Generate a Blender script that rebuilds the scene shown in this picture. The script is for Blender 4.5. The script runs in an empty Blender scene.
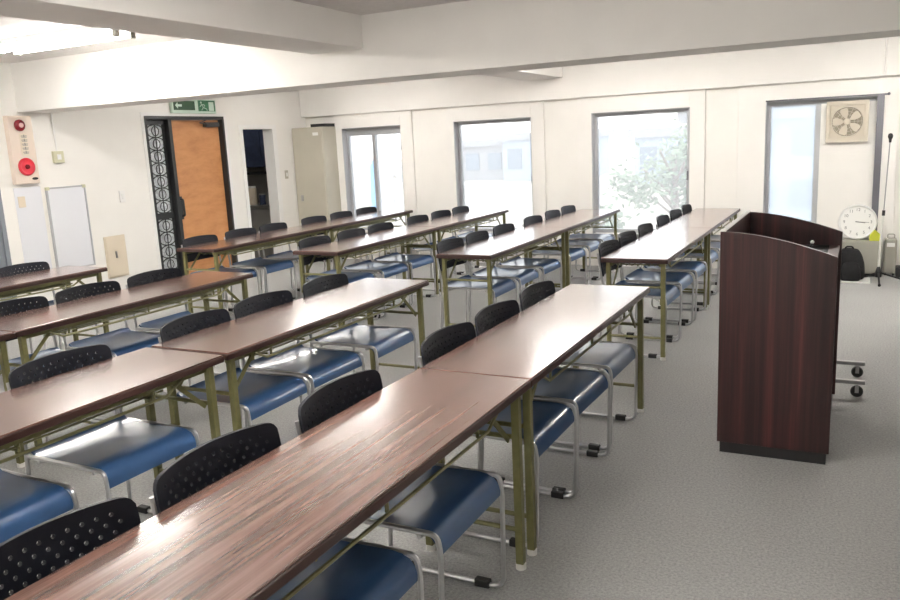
import bpy, math, random
from mathutils import Vector, Matrix, Euler
random.seed(7)
PI = math.pi
S = bpy.context.scene
C = S.collection

# ------------------------------------------------------------------ camera, sky, exposure
cam_d = bpy.data.cameras.new('camera')
cam = bpy.data.objects.new('camera', cam_d)
C.objects.link(cam)
_yaw, _pitch, _roll = 0.479, -0.196, -0.049
def cam_matrix(yaw, pitch, roll):
    cy, sy, cp, sp = math.cos(yaw), math.sin(yaw), math.cos(pitch), math.sin(pitch)
    f = Vector((-sy*cp, cy*cp, sp)); r = Vector((cy, sy, 0)); u = r.cross(f)
    cr, sr = math.cos(roll), math.sin(roll)
    r2 = r*cr + u*sr; u2 = u*cr - r*sr
    return Matrix(((r2.x, u2.x, -f.x), (r2.y, u2.y, -f.y), (r2.z, u2.z, -f.z)))
cam.matrix_world = Matrix.Translation((0.986, -4.215, 1.522)) @ cam_matrix(_yaw, _pitch, _roll).to_4x4()
cam_d.sensor_fit = 'HORIZONTAL'; cam_d.sensor_width = 36.0
cam_d.lens = 795.4/900*36
cam_d.clip_start = 0.05; cam_d.clip_end = 300
S.camera = cam

S.view_settings.view_transform = 'Standard'
S.view_settings.look = 'None'
S.view_settings.gamma = 1.0
S.view_settings.use_curve_mapping = False
S.view_settings.exposure = 1.25

SKY = 1.6
LAMP = 47.0
w = bpy.data.worlds.new('overcast_sky'); S.world = w; w.use_nodes = True
nt = w.node_tree; nt.nodes.clear()
out = nt.nodes.new('ShaderNodeOutputWorld'); bg = nt.nodes.new('ShaderNodeBackground')
tc = nt.nodes.new('ShaderNodeTexCoord'); nz = nt.nodes.new('ShaderNodeTexNoise'); cr_ = nt.nodes.new('ShaderNodeValToRGB')
nz.inputs['Scale'].default_value = 2.0
cr_.color_ramp.elements[0].color = (0.90, 0.95, 1.0, 1); cr_.color_ramp.elements[1].color = (1, 1, 1, 1)
nt.links.new(tc.outputs['Generated'], nz.inputs['Vector']); nt.links.new(nz.outputs['Fac'], cr_.inputs['Fac'])
nt.links.new(cr_.outputs['Color'], bg.inputs['Color']); nt.links.new(bg.outputs[0], out.inputs[0])
bg.inputs['Strength'].default_value = SKY

# ------------------------------------------------------------------ materials
def mat(name, col, rough=0.6, metal=0.0, spec=0.5, noise=None, bump=None, coat=0):
    m = bpy.data.materials.new(name); m.use_nodes = True
    t = m.node_tree; b = t.nodes['Principled BSDF']
    b.inputs['Base Color'].default_value = (*col, 1); b.inputs['Roughness'].default_value = rough
    b.inputs['Metallic'].default_value = metal; b.inputs['Specular IOR Level'].default_value = spec
    if coat: b.inputs['Coat Weight'].default_value = coat
    if noise:
        sc, amt = noise
        tc = t.nodes.new('ShaderNodeTexCoord'); n = t.nodes.new('ShaderNodeTexNoise'); r = t.nodes.new('ShaderNodeValToRGB')
        n.inputs['Scale'].default_value = sc; n.inputs['Detail'].default_value = 4
        r.color_ramp.elements[0].position = .3; r.color_ramp.elements[1].position = .7
        r.color_ramp.elements[0].color = (*[c*(1-amt) for c in col], 1)
        r.color_ramp.elements[1].color = (*[min(1, c*(1+amt)) for c in col], 1)
        t.links.new(tc.outputs['Object'], n.inputs['Vector']); t.links.new(n.outputs['Fac'], r.inputs['Fac'])
        t.links.new(r.outputs['Color'], b.inputs['Base Color'])
        if bump:
            bp = t.nodes.new('ShaderNodeBump'); bp.inputs['Strength'].default_value = bump; bp.inputs['Distance'].default_value = .004
            t.links.new(n.outputs['Fac'], bp.inputs['Height']); t.links.new(bp.outputs[0], b.inputs['Normal'])
    return m

def wood(name, stops, scale, rough, streak=None, spec=0.5):
    """grain: noise stretched along one axis (scale vector small along the grain)"""
    m = bpy.data.materials.new(name); m.use_nodes = True
    t = m.node_tree; b = t.nodes['Principled BSDF']
    tc = t.nodes.new('ShaderNodeTexCoord'); mp = t.nodes.new('ShaderNodeMapping'); oi = t.nodes.new('ShaderNodeObjectInfo')
    add = t.nodes.new('ShaderNodeVectorMath'); add.operation = 'ADD'
    ml = t.nodes.new('ShaderNodeMath'); ml.operation = 'MULTIPLY'; ml.inputs[1].default_value = 37.0
    cb = t.nodes.new('ShaderNodeCombineXYZ')
    t.links.new(oi.outputs['Random'], ml.inputs[0])
    for i in range(3): t.links.new(ml.outputs[0], cb.inputs[i])
    mp.inputs['Scale'].default_value = scale
    t.links.new(tc.outputs['Object'], mp.inputs['Vector']); t.links.new(mp.outputs[0], add.inputs[0]); t.links.new(cb.outputs[0], add.inputs[1])
    n = t.nodes.new('ShaderNodeTexNoise'); n.inputs['Scale'].default_value = 1.0; n.inputs['Detail'].default_value = 7; n.inputs['Roughness'].default_value = .65
    n.inputs['Distortion'].default_value = .25
    t.links.new(add.outputs[0], n.inputs['Vector'])
    r = t.nodes.new('ShaderNodeValToRGB'); t.links.new(n.outputs['Fac'], r.inputs['Fac'])
    els = r.color_ramp.elements
    els[0].position, els[0].color = stops[0][0], (*stops[0][1], 1)
    els[1].position, els[1].color = stops[-1][0], (*stops[-1][1], 1)
    for p, c in stops[1:-1]:
        e = els.new(p); e.color = (*c, 1)
    t.links.new(r.outputs['Color'], b.inputs['Base Color'])
    b.inputs['Roughness'].default_value = rough; b.inputs['Specular IOR Level'].default_value = spec
    return m

M = {}
M['wall'] = mat('wall_paint', (.87, .85, .81), .85, noise=(3, .02))
M['beam'] = mat('beam_paint', (.87, .85, .815), .85, noise=(3, .02))
M['ceiling'] = mat('ceiling_paint', (.74, .71, .69), .9, noise=(20, .04))
M['trim'] = mat('white_trim_paint', (.86, .85, .83), .5)
M['alu'] = mat('grey_aluminium', (.46, .47, .49), .4, .4)
M['alu_dark'] = mat('dark_aluminium', (.16, .16, .18), .4, .4)
M['top'] = wood('rosewood_laminate', [(.30, (.056, .027, .022)), (.45, (.130, .068, .054)), (.55, (.185, .100, .080)), (.72, (.26, .155, .128))], (48, 1.1, 48), .22, spec=.6)
_b = M['top'].node_tree.nodes['Principled BSDF']; _b.inputs['Coat Weight'].default_value = .8; _b.inputs['Coat Roughness'].default_value = .2; _b.inputs['Coat IOR'].default_value = 1.55
M['edge'] = mat('dark_edge_band', (.045, .018, .014), .35)
M['olive'] = mat('olive_enamel', (.175, .165, .065), .4, .15, noise=(30, .12))
M['rod'] = mat('olive_rod', (.25, .24, .12), .35, .4)
M['cap'] = mat('white_plastic_foot', (.75, .74, .70), .5)
M['seat'] = mat('blue_plastic', (.030, .080, .190), .30, noise=(12, .06), coat=.2)
M['back'] = mat('navy_black_plastic', (.008, .009, .015), .5, spec=.3)
M['chrome'] = mat('silver_tube', (.55, .55, .56), .28, .85)
M['rubber'] = mat('black_rubber', (.012, .012, .012), .6)
M['lect'] = wood('dark_mahogany', [(.30, (.014, .006, .006)), (.46, (.027, .010, .010)), (.58, (.048, .015, .015)), (.70, (.10, .026, .026))], (22, 22, .5), .32)
M['lect_in'] = wood('mahogany_panel', [(.28, (.02, .008, .007)), (.5, (.04, .014, .012)), (.74, (.08, .026, .022))], (1.2, 16, 16), .45, spec=.3)
M['desk_mat'] = mat('black_desk_mat', (.008, .009, .008), .7, spec=.2)
M['black'] = mat('black_plastic', (.012, .012, .013), .5)
M['black_cloth'] = mat('black_fabric', (.008, .008, .009), .85, noise=(40, .3))
M['grey'] = mat('grey_steel_paint', (.37, .36, .31), .5)
M['beige_steel'] = mat('beige_steel', (.50, .47, .39), .45, noise=(4, .03))
M['greydoor'] = mat('blue_grey_steel_door', (.20, .22, .25), .5)
M['cream'] = mat('cream_plastic', (.72, .63, .50), .5)
M['alarm'] = mat('cream_enamel', (.74, .63, .54), .4)
M['red'] = mat('red_plastic', (.62, .03, .05), .35)
M['darkred'] = mat('dark_red_lens', (.16, .008, .012), .2)
M['pink'] = mat('pale_lens', (.75, .45, .42), .3)
M['plate'] = mat('pale_yellow_plastic', (.62, .60, .42), .5)
M['white'] = mat('white_plastic', (.82, .82, .80), .4)
M['board'] = mat('whiteboard_surface', (.80, .81, .85), .25)
M['orange'] = wood('orange_plywood', [(.25, (.40, .17, .06)), (.5, (.52, .24, .095)), (.75, (.60, .30, .13))], (3, 3, 9), .5)
M['iron'] = mat('wrought_iron', (.035, .037, .038), .5, .3)
M['frost'] = mat('patterned_glass', (.72, .76, .78), .25, noise=(45, .3), bump=.6)
M['navy'] = mat('navy_curtain', (.03, .045, .10), .7, noise=(8, .3))
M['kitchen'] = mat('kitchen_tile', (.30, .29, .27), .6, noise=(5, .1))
M['steel'] = mat('stainless', (.4, .4, .4), .3, .9)
M['green'] = mat('exit_green', (.035, .16, .075), .4)
M['greenlight'] = mat('exit_white', (.60, .74, .64), .4)
M['darkgreen'] = mat('exit_dark_green', (.02, .07, .03), .4)
M['fan'] = mat('fan_cream', (.66, .60, .50), .5)
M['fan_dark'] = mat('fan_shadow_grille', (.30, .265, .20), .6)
M['clock_face'] = mat('clock_face', (.85, .85, .82), .4)
M['ink'] = mat('grey_ink', (.22, .22, .22), .6)
M['yellow'] = mat('yellow_green_sponge', (.55, .58, .05), .7)
M['tarp'] = mat('blue_sheet', (.10, .45, .85), .6)
M['ground'] = mat('pale_concrete', (.31, .28, .24), .9, noise=(.6, .08))
M['bld_grey'] = mat('grey_render', (.22, .23, .245), .9, noise=(1, .05))
M['bld_blue'] = mat('pale_blue_siding', (.25, .32, .41), .8, noise=(1, .06))
M['bld_pink'] = mat('pale_render', (.60, .55, .58), .8)
M['bld_win'] = mat('dull_window', (.10, .14, .19), .3)
M['leaf'] = mat('pale_leaf', (.13, .20, .115), .6, noise=(6, .35))
M['bark'] = mat('grey_bark', (.20, .17, .14), .9)
M['paint_rail'] = mat('grey_rail', (.42, .42, .45), .6)

def carpet():
    m = bpy.data.materials.new('grey_speckled_carpet'); m.use_nodes = True
    t = m.node_tree; b = t.nodes['Principled BSDF']; b.inputs['Roughness'].default_value = .95; b.inputs['Specular IOR Level'].default_value = .2
    tc = t.nodes.new('ShaderNodeTexCoord')
    n1 = t.nodes.new('ShaderNodeTexNoise'); n1.inputs['Scale'].default_value = 95; n1.inputs['Detail'].default_value = 5; n1.inputs['Roughness'].default_value = .8
    n2 = t.nodes.new('ShaderNodeTexNoise'); n2.inputs['Scale'].default_value = 1.2; n2.inputs['Detail'].default_value = 3
    r1 = t.nodes.new('ShaderNodeValToRGB'); r1.color_ramp.elements[0].position = .32; r1.color_ramp.elements[1].position = .68
    r1.color_ramp.elements[0].color = (.25, .25, .25, 1); r1.color_ramp.elements[1].color = (.50, .50, .485, 1)
    mx = t.nodes.new('ShaderNodeMixRGB'); mx.blend_type = 'MULTIPLY'; mx.inputs['Fac'].default_value = .5
    r2 = t.nodes.new('ShaderNodeValToRGB'); r2.color_ramp.elements[0].color = (.75, .75, .76, 1); r2.color_ramp.elements[1].color = (1.1, 1.1, 1.08, 1)
    t.links.new(tc.outputs['Object'], n1.inputs['Vector']); t.links.new(tc.outputs['Object'], n2.inputs['Vector'])
    t.links.new(n1.outputs['Fac'], r1.inputs['Fac']); t.links.new(n2.outputs['Fac'], r2.inputs['Fac'])
    t.links.new(r1.outputs['Color'], mx.inputs['Color1']); t.links.new(r2.outputs['Color'], mx.inputs['Color2'])
    t.links.new(mx.outputs[0], b.inputs['Base Color'])
    bp = t.nodes.new('ShaderNodeBump'); bp.inputs['Strength'].default_value = .3; bp.inputs['Distance'].default_value = .005
    t.links.new(n1.outputs['Fac'], bp.inputs['Height']); t.links.new(bp.outputs[0], b.inputs['Normal'])
    return m
M['carpet'] = carpet()

def glass(name, haze, tint=(1, 1, 1)):
    m = bpy.data.materials.new(name); m.use_nodes = True
    t = m.node_tree; t.nodes.clear()
    o = t.nodes.new('ShaderNodeOutputMaterial'); tr = t.nodes.new('ShaderNodeBsdfTransparent'); tr.inputs[0].default_value = (*tint, 1)
    gl = t.nodes.new('ShaderNodeBsdfGlossy'); gl.inputs['Roughness'].default_value = .05
    tl = t.nodes.new('ShaderNodeBsdfTranslucent'); tl.inputs[0].default_value = (.95, .97, 1, 1)
    fr = t.nodes.new('ShaderNodeFresnel'); fr.inputs[0].default_value = 1.25
    m1 = t.nodes.new('ShaderNodeMixShader'); m2 = t.nodes.new('ShaderNodeMixShader'); m1.inputs[0].default_value = haze
    t.links.new(tr.outputs[0], m1.inputs[1]); t.links.new(tl.outputs[0], m1.inputs[2])
    t.links.new(fr.outputs[0], m2.inputs[0]); t.links.new(m1.outputs[0], m2.inputs[1]); t.links.new(gl.outputs[0], m2.inputs[2])
    t.links.new(m2.outputs[0], o.inputs[0])
    return m
M['glass'] = glass('glare_veiled_window_glass', .2)  # translucent share puts the glare of the overexposed outdoors into the panes
M['glass2'] = glass('milky_window_glass', .30, (.93, .97, 1))

def emit(name, col, s):
    m = bpy.data.materials.new(name); m.use_nodes = True
    b = m.node_tree.nodes['Principled BSDF']
    b.inputs['Base Color'].default_value = (*col, 1); b.inputs['Emission Color'].default_value = (*col, 1); b.inputs['Emission Strength'].default_value = s
    return m
M['kitchen_fill'] = emit('kitchen_fill_glow', (1, .95, .85), 11.0)  # glow for the added lamp that brightens the kitchen
M['tube'] = emit('lit_fluorescent_tube', (1, .965, .915), LAMP)

# ------------------------------------------------------------------ mesh helpers
class MB:
    def __init__(s): s.v = []; s.f = []; s.sm = []
    def add(s, vs, fs, smooth=False):
        n = len(s.v); s.v += [tuple(v) for v in vs]
        for f in fs: s.f.append(tuple(i+n for i in f)); s.sm.append(smooth)
        return s
    def box(s, x0, x1, y0, y1, z0, z1, T=None):
        vs = [Vector((x, y, z)) for x in (x0, x1) for y in (y0, y1) for z in (z0, z1)]
        if T is not None: vs = [T @ v for v in vs]
        return s.add(vs, [(0,1,3,2), (4,6,7,5), (0,4,5,1), (2,3,7,6), (0,2,6,4), (1,5,7,3)])
    def cyl(s, a, b, r, n=12, r2=None, cap=True):
        a, b = Vector(a), Vector(b); d = (b-a).normalized()
        u = d.orthogonal().normalized(); w_ = d.cross(u); r2 = r if r2 is None else r2
        vs = []
        for p, rr in ((a, r), (b, r2)):
            for i in range(n):
                t = 2*PI*i/n; vs.append(p + u*math.cos(t)*rr + w_*math.sin(t)*rr)
        s.add(vs, [(i, (i+1) % n, n+(i+1) % n, n+i) for i in range(n)], True)
        if cap: s.add(vs, [tuple(reversed(range(n))), tuple(range(n, 2*n))])
        return s
    def tube(s, pts, r, n=8, bend=0.0, seg=5, closed=False):
        P = [Vector(p) for p in pts]
        if bend:
            Q = [P[0]]
            for i in range(1, len(P)-1):
                a = (P[i-1]-P[i]); b = (P[i+1]-P[i]); k = min(bend, a.length*.45, b.length*.45)
                p0 = P[i]+a.normalized()*k; p1 = P[i]+b.normalized()*k
                for j in range(seg+1):
                    t = j/seg; Q.append(p0*(1-t)**2 + P[i]*2*t*(1-t) + p1*t*t)
            Q.append(P[-1]); P = Q
        N = len(P); rings = []; u = None
        for i in range(N):
            d = ((P[(i+1) % N]-P[i-1]) if closed else (P[min(i+1, N-1)]-P[max(i-1, 0)])).normalized()
            if u is None: u = d.orthogonal().normalized()
            u = (u - d*u.dot(d)).normalized(); w_ = d.cross(u)
            rings.append([P[i] + u*math.cos(2*PI*k/n)*r + w_*math.sin(2*PI*k/n)*r for k in range(n)])
        vs = [v for q in rings for v in q]; fs = []
        for i in range(N if closed else N-1):
            j = (i+1) % N
            for k in range(n): fs.append((i*n+k, i*n+(k+1) % n, j*n+(k+1) % n, j*n+k))
        s.add(vs, fs, True)
        if not closed: s.add(rings[0]+rings[-1], [tuple(reversed(range(n))), tuple(range(n, 2*n))])
        return s
    def prism(s, poly, axis, a, b):
        """poly of (p,q); extruded along axis ('x','y','z') between a and b"""
        def P(p, q, t): return {'x': (t, p, q), 'y': (p, t, q), 'z': (p, q, t)}[axis]
        n = len(poly)
        vs = [P(p, q, a) for p, q in poly]+[P(p, q, b) for p, q in poly]
        return s.add(vs, [(i, (i+1) % n, n+(i+1) % n, n+i) for i in range(n)]+[tuple(reversed(range(n))), tuple(range(n, 2*n))])
    def ball(s, c, r, n=14, m=8, sc=(1, 1, 1)):
        c = Vector(c); vs = []; fs = []
        for i in range(m+1):
            th = PI*i/m
            for k in range(n):
                ph = 2*PI*k/n; vs.append(c+Vector((math.sin(th)*math.cos(ph)*r*sc[0], math.sin(th)*math.sin(ph)*r*sc[1], math.cos(th)*r*sc[2])))
        for i in range(m):
            for k in range(n): fs.append((i*n+k, (i+1)*n+k, (i+1)*n+(k+1) % n, i*n+(k+1) % n))
        return s.add(vs, fs, True)
    def lathe(s, c, prof, n=24, axis='z'):
        c = Vector(c); vs = []; fs = []
        def rot(x, y, z): return {'z': (x, y, z), 'y': (x, -z, y), 'x': (z, x, y)}[axis]
        for r, h in prof:
            for k in range(n):
                t = 2*PI*k/n; vs.append(c+Vector(rot(r*math.cos(t), r*math.sin(t), h)))
        for i in range(len(prof)-1):
            for k in range(n): fs.append((i*n+k, i*n+(k+1) % n, (i+1)*n+(k+1) % n, (i+1)*n+k))
        return s.add(vs, fs, True)
    def build(s, name, m, parent=None, bevel=0, loc=None, rot=None):
        me = bpy.data.meshes.new(name); me.from_pydata(s.v, [], s.f); me.validate()
        import bmesh
        b = bmesh.new(); b.from_mesh(me); bmesh.ops.remove_doubles(b, verts=b.verts, dist=1e-6); bmesh.ops.recalc_face_normals(b, faces=b.faces); b.to_mesh(me); b.free()
        if any(s.sm):
            me.polygons.foreach_set('use_smooth', [True]*len(me.polygons)); me.set_sharp_from_angle(angle=math.radians(40))
        me.materials.append(m if not isinstance(m, str) else M[m])
        o = bpy.data.objects.new(name, me); C.objects.link(o)
        if parent: o.parent = parent
        if loc: o.location = loc
        if rot: o.rotation_euler = rot
        if bevel:
            md = o.modifiers.new('bevel', 'BEVEL'); md.width = bevel; md.segments = 2; md.limit_method = 'ANGLE'
        return o

def thing(name, label, cat, loc=(0, 0, 0), rz=0, group=None):
    o = bpy.data.objects.new(name, None); C.objects.link(o); o.empty_display_size = .1
    o.location = loc; o.rotation_euler = (0, 0, rz)
    return tag(o, label, cat, group)
def tag(o, label, cat, group=None, kind=None):
    o['label'] = label; o['category'] = cat
    if group: o['group'] = group
    if kind: o['kind'] = kind
    return o
def struct(o):
    o['kind'] = 'structure'; return o
def dup(root, loc, rz, label, group=None):
    r = root.copy(); C.objects.link(r); r.location = loc; r.rotation_euler = (0, 0, rz)
    r['label'] = label
    if group: r['group'] = group
    for ch in list(root.children):
        c = ch.copy(); C.objects.link(c); c.parent = r
        for g in list(ch.children):
            d = g.copy(); C.objects.link(d); d.parent = c
    return r

# ------------------------------------------------------------------ room shell
XL, YW, XR, YB, ZC = -5.85, 4.90, 3.6, -7.0, 2.40
struct(MB().box(XL-.2, XR+.2, YB-.2, YW+.2, -.12, 0).build('floor', 'carpet'))
struct(MB().box(XL-.2, XR+.2, YB-.2, YW+.2, ZC, ZC+.12).build('ceiling', 'ceiling'))
def wall_with_holes(axis, c0, c1, a0, a1, z0, z1, holes):
    """slab between c0..c1 across the axis, running a0..a1, with rectangular holes (h0,h1,zb,zt)"""
    b = MB()
    def bx(p0, p1, q0, q1):
        if p1-p0 < 1e-4 or q1-q0 < 1e-4: return
        if axis == 'y': b.box(c0, c1, p0, p1, q0, q1)
        else: b.box(p0, p1, c0, c1, q0, q1)
    p = a0
    for h0, h1, zb, zt in sorted(holes):
        bx(p, h0, z0, z1); bx(h0, h1, z0, zb); bx(h0, h1, zt, z1); p = h1
    bx(p, a1, z0, z1)
    return b
D1 = (2.07, 3.28, 0.0, 1.95)      # entrance door with side light
D2 = (3.58, 4.18, 0.0, 1.81)      # kitchen doorway
D3 = (-.55, .34, 0.0, 1.95)       # grey steel door
struct(wall_with_holes('y', XL-.15, XL, YB, YW+.15, 0, ZC, [D1, D2, D3]).build('wall_left', 'wall'))
WB, WT = .38, 1.765
WIN = [(-5.24, -4.33), (-3.56, -2.53), (-1.79, -.69), (.08, 1.15)]
struct(wall_with_holes('x', YW, YW+.15, XL, XR, 0, ZC, [(a, b, WB, WT) for a, b in WIN]).build('wall_back', 'wall'))
struct(MB().box(XR, XR+.15, YB, YW+.15, 0, ZC).build('wall_right', 'wall'))
struct(MB().box(XL-.15, XR+.15, YB-.15, YB, 0, ZC).build('wall_front', 'wall'))
# beams
struct(MB().box(XL, XR, .62, 1.0, 1.972, ZC).build('trim_1', 'beam', bevel=.004))            # cross beam
struct(MB().box(XL, XR, 4.80, YW, 1.945, ZC).build('trim_2', 'beam', bevel=.004))           # window beam
struct(MB().box(-2.53, -2.10, YB, .62, 2.18, ZC).build('trim_3', 'beam', bevel=.004))       # long beam, camera side
struct(MB().box(-2.53, -2.10, 1.0, 4.80, 2.18, ZC).build('trim_4', 'beam', bevel=.004))    # long beam, window side
# slightly raised wall panels around each window
for i, (a, b, l, r) in enumerate([(-5.35, -4.16, 0, 0), (-3.66, -2.37, 0, 0), (-1.96, -.53, 0, 0), (-.19, 1.30, 0, 0)]):
    wa, wb = WIN[i]
    struct(wall_with_holes('x', YW-.035, YW, a, b, 0, 1.945, [(wa, wb, WB, WT)]).build('trim_%d' % (5+i), 'beam', bevel=.003))
# baseboards
struct(MB().box(XL, XL+.012, YB, D3[0], 0, .07).box(XL, XL+.012, D3[1], D1[0], 0, .07).box(XL, XL+.012, D1[1], D2[0], 0, .07).box(XL, XL+.012, D2[1], YW, 0, .07).build('baseboard_left', 'grey'))
# conduits
struct(MB().tube([(1.155, 4.79, 1.95), (1.155, 4.79, ZC)], .012).build('trim_9', 'beam'))
struct(MB().tube([(XL+.008, .965, 1.60), (XL+.008, .965, 2.0)], .008).build('trim_10', 'trim'))

# ------------------------------------------------------------------ windows
def window(n, a, b, mull=None, header=0.0, panel=None, gl='glass'):
    y0, y1 = YW+.055, YW+.115
    t = .045
    f = MB()
    f.box(a, b, y0, y1, WB, WB+t).box(a, b, y0, y1, WT-t, WT).box(a, a+t, y0, y1, WB+t, WT-t).box(b-t, b, y0, y1, WB+t, WT-t)
    # inner lining of the reveal
    f.box(a, a+.008, YW-.04, y0, WB, WT).box(b-.008, b, YW-.04, y0, WB, WT).box(a+.008, b-.008, YW-.04, y0, WT-.008, WT)
    if header: f.box(a+t, b-t, y0, y1, WT-t-header, WT-t)
    o = f.build('window_%d' % n, 'alu', bevel=.003); struct(o)
    MB().box(a+.008, b-.008, YW-.055, y0, WB-.02, WB+.004).build('window_sill', 'trim', o, bevel=.003)
    xs = [a+t] + ([mull] if mull else []) + [b-t]
    for i in range(len(xs)-1):
        if panel is not None and i == panel: continue
        MB().box(xs[i]+.004, xs[i+1]-.004, y0+.026, y0+.031, WB+t, WT-t-header).build('pane', gl, o)
    if mull: MB().box(mull-.025, mull+.025, y0-.008, y1, WB+t, WT-t-header).build('mullion', 'alu', o, bevel=.002)
    return o
w1 = window(1, *WIN[0], mull=-4.80, header=.06)
w2 = window(2, *WIN[1])
w3 = window(3, *WIN[2])
w4 = window(4, *WIN[3], mull=.575, panel=1, gl='glass2')
for o, x in ((w2, WIN[1][1]-.03), (w3, WIN[2][1]-.03)):
    MB().box(x-.012, x+.012, YW+.03, YW+.055, .98, 1.08).build('latch', 'alu_dark', o, bevel=.003)
MB().box(.60, 1.105, YW+.045, YW+.07, WB+.045, WT-.045).build('filler_panel', 'wall', w4, bevel=.002)
MB().box(1.105, 1.165, YW-.05, YW+.05, WB, WT+.005).build('dark_post', 'alu_dark', w4, bevel=.003)
MB().box(.08, 1.19, YW-.062, YW-.046, WT+.002, WT+.018).ball((1.20, YW-.054, WT+.012), .014).build('curtain_rail', 'alu_dark', w4)

# ventilation fan in the filler panel
vf = thing('ventilation_fan', 'cream square ventilation fan set in the panel of the rightmost window', 'fan', (.845, YW+.045, 1.53)); vf.scale = (.93, 1, .95)
MB().prism([(-.195, -.205), (.195, -.205), (.195, .205), (-.195, .205)], 'y', -.03, 0).build('back_plate', 'fan', vf, bevel=.006)
fr = MB(); fr.box(-.205, .205, -.06, -.03, .17, .215).box(-.205, .205, -.06, -.03, -.215, -.17).box(-.205, -.17, -.06, -.03, -.17, .17).box(.17, .205, -.06, -.03, -.17, .17)
fr.build('frame', 'fan', vf, bevel=.004)
MB().lathe((0, 0, 0), [(.168, .035), (.168, .052), (.155, .054), (.150, .035)], 32, 'y').build('duct_ring', 'fan', vf)
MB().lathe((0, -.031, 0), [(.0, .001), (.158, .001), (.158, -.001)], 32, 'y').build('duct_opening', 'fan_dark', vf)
MB().lathe((0, 0, 0), [(0, .062), (.03, .06), (.036, .035)], 20, 'y').build('hub', 'fan', vf)
for k in range(5):
    a = PI/2+2*PI*k/5+.3
    bl = MB(); vs = []
    for r, hw in ((.03, .012), (.08, .045), (.125, .058), (.145, .04)):
        for sgn in (-1, 1):
            an = a+sgn*hw/max(r, .05)*.72
            vs.append((r*math.cos(an), -.045+sgn*.008, r*math.sin(an)))
    vs2 = [(x, y-.003, z) for x, y, z in vs]
    fs = [(2*i, 2*i+1, 2*i+3, 2*i+2) for i in range(3)]
    bl.add(vs, fs, True).add(vs2, fs, True)
    bl.build('blade', 'fan', vf)
gr = MB()
for k in range(16):
    a = 2*PI*k/16
    gr.cyl((.036*math.cos(a), -.062, .036*math.sin(a)), (.168*math.cos(a), -.062, .168*math.sin(a)), .0016, 5)
for rr in (.07, .105, .14): gr.tube([(rr*math.cos(2*PI*k/28), -.062, rr*math.sin(2*PI*k/28)) for k in range(28)], .0016, 5, closed=True)
gr.build('grille', 'fan', vf)

# ------------------------------------------------------------------ left wall: doors, kitchen, fittings
# entrance door with iron side light
X = XL
fr = MB()
fr.box(X-.15, X+.012, 2.07, 2.10, 0, 1.95).box(X-.15, X+.012, 3.25, 3.28, 0, 1.95).box(X-.15, X+.012, 2.10, 3.25, 1.915, 1.95).box(X-.13, X+.008, 2.40, 2.45, 0, 1.915)
d1 = fr.build('door_1', 'iron', bevel=.003); struct(d1)
sl = MB().box(X-.09, X-.05, 2.10, 2.13, 0, 1.915).box(X-.09, X-.05, 2.37, 2.40, 0, 1.915).box(X-.09, X-.05, 2.13, 2.37, 0, .25).box(X-.09, X-.05, 2.13, 2.37, 1.86, 1.915).box(X-.09, X-.05, 2.13, 2.37, .83, .90)
sl.build('sidelight_frame', 'iron', d1)
MB().box(X-.078, X-.07, 2.13, 2.37, .25, 1.86).build('sidelight_pane', 'frost', d1)
ir = MB()
for (z0, z1, n) in ((.25, .83, 4), (.90, 1.86, 7)):
    h = (z1-z0)/n
    for k in range(n):
        zc = z0+h*(k+.5)
        for sy in (-1, 1):
            for sz in (-1, 1):
                ir.tube([(X-.045, 2.25+sy*(.115*math.cos(t)), zc+sz*(h/2*math.sin(t)**.8)) for t in [i*PI/2/6+1e-4 for i in range(7)]], .006, 6)
        ir.tube([(X-.043, 2.25+.05*math.cos(t), zc+.05*math.sin(t)) for t in [2*PI*i/12 for i in range(12)]], .005, 6, closed=True)
    ir.cyl((X-.045, 2.25, z0), (X-.045, 2.25, z1), .006, 6)
ir.build('iron_scrollwork', 'iron', d1)
leaf = MB().box(X-.10, X-.055, 2.455, 3.245, .01, 1.91).build('door_leaf', 'orange', d1, bevel=.003)
MB().box(X-.055, X-.045, 2.47, 2.53, .80, 1.06).tube([(X-.05, 2.50, 1.03), (X, 2.50, 1.03), (X+.005, 2.50, .84), (X-.05, 2.50, .84)], .012, 8, .03).build('pull_handle', 'iron', leaf)
MB().box(X-.055, X-.01, 2.99, 3.22, 1.83, 1.885).tube([(X-.02, 3.05, 1.86), (X+.03, 2.86, 1.875), (X+.01, 2.98, 1.91)], .008, 6).build('door_closer', 'iron', leaf)
MB().box(X-.054, X-.05, 2.46, 2.475, 1.15, 1.30).build('lock_plate', 'iron', leaf)
# white casing round the doorways
struct(MB().box(X, X+.006, 3.28, 3.33, 0, 1.99).box(X, X+.006, 2.03, 2.07, 0, 1.99).box(X, X+.006, 2.07, 3.28, 1.95, 1.99).build('trim_11', 'trim'))
struct(MB().box(X-.148, X+.012, 3.54, 3.595, 0, 1.85).box(X-.148, X+.012, 4.16, 4.24, 0, 1.85).box(X-.148, X+.012, 3.595, 4.16, 1.80, 1.85).build('trim_12', 'trim'))
# grey steel door
d3 = MB().box(X-.15, X+.01, .30, .34, 0, 1.95).box(X-.15, X+.01, -.55, -.51, 0, 1.95).box(X-.15, X+.01, -.51, .30, 1.91, 1.95).build('door_2', 'greydoor'); struct(d3)
dl = MB().box(X-.06, X-.01, -.51, .30, .005, 1.91).build('door_leaf', 'greydoor', d3, bevel=.003)
MB().lathe((X-.01, -.44, .95), [(.02, 0), (.02, .03), (.03, .04), (.028, .06), (0, .065)], 16, 'x').build('knob', 'steel', dl)
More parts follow.
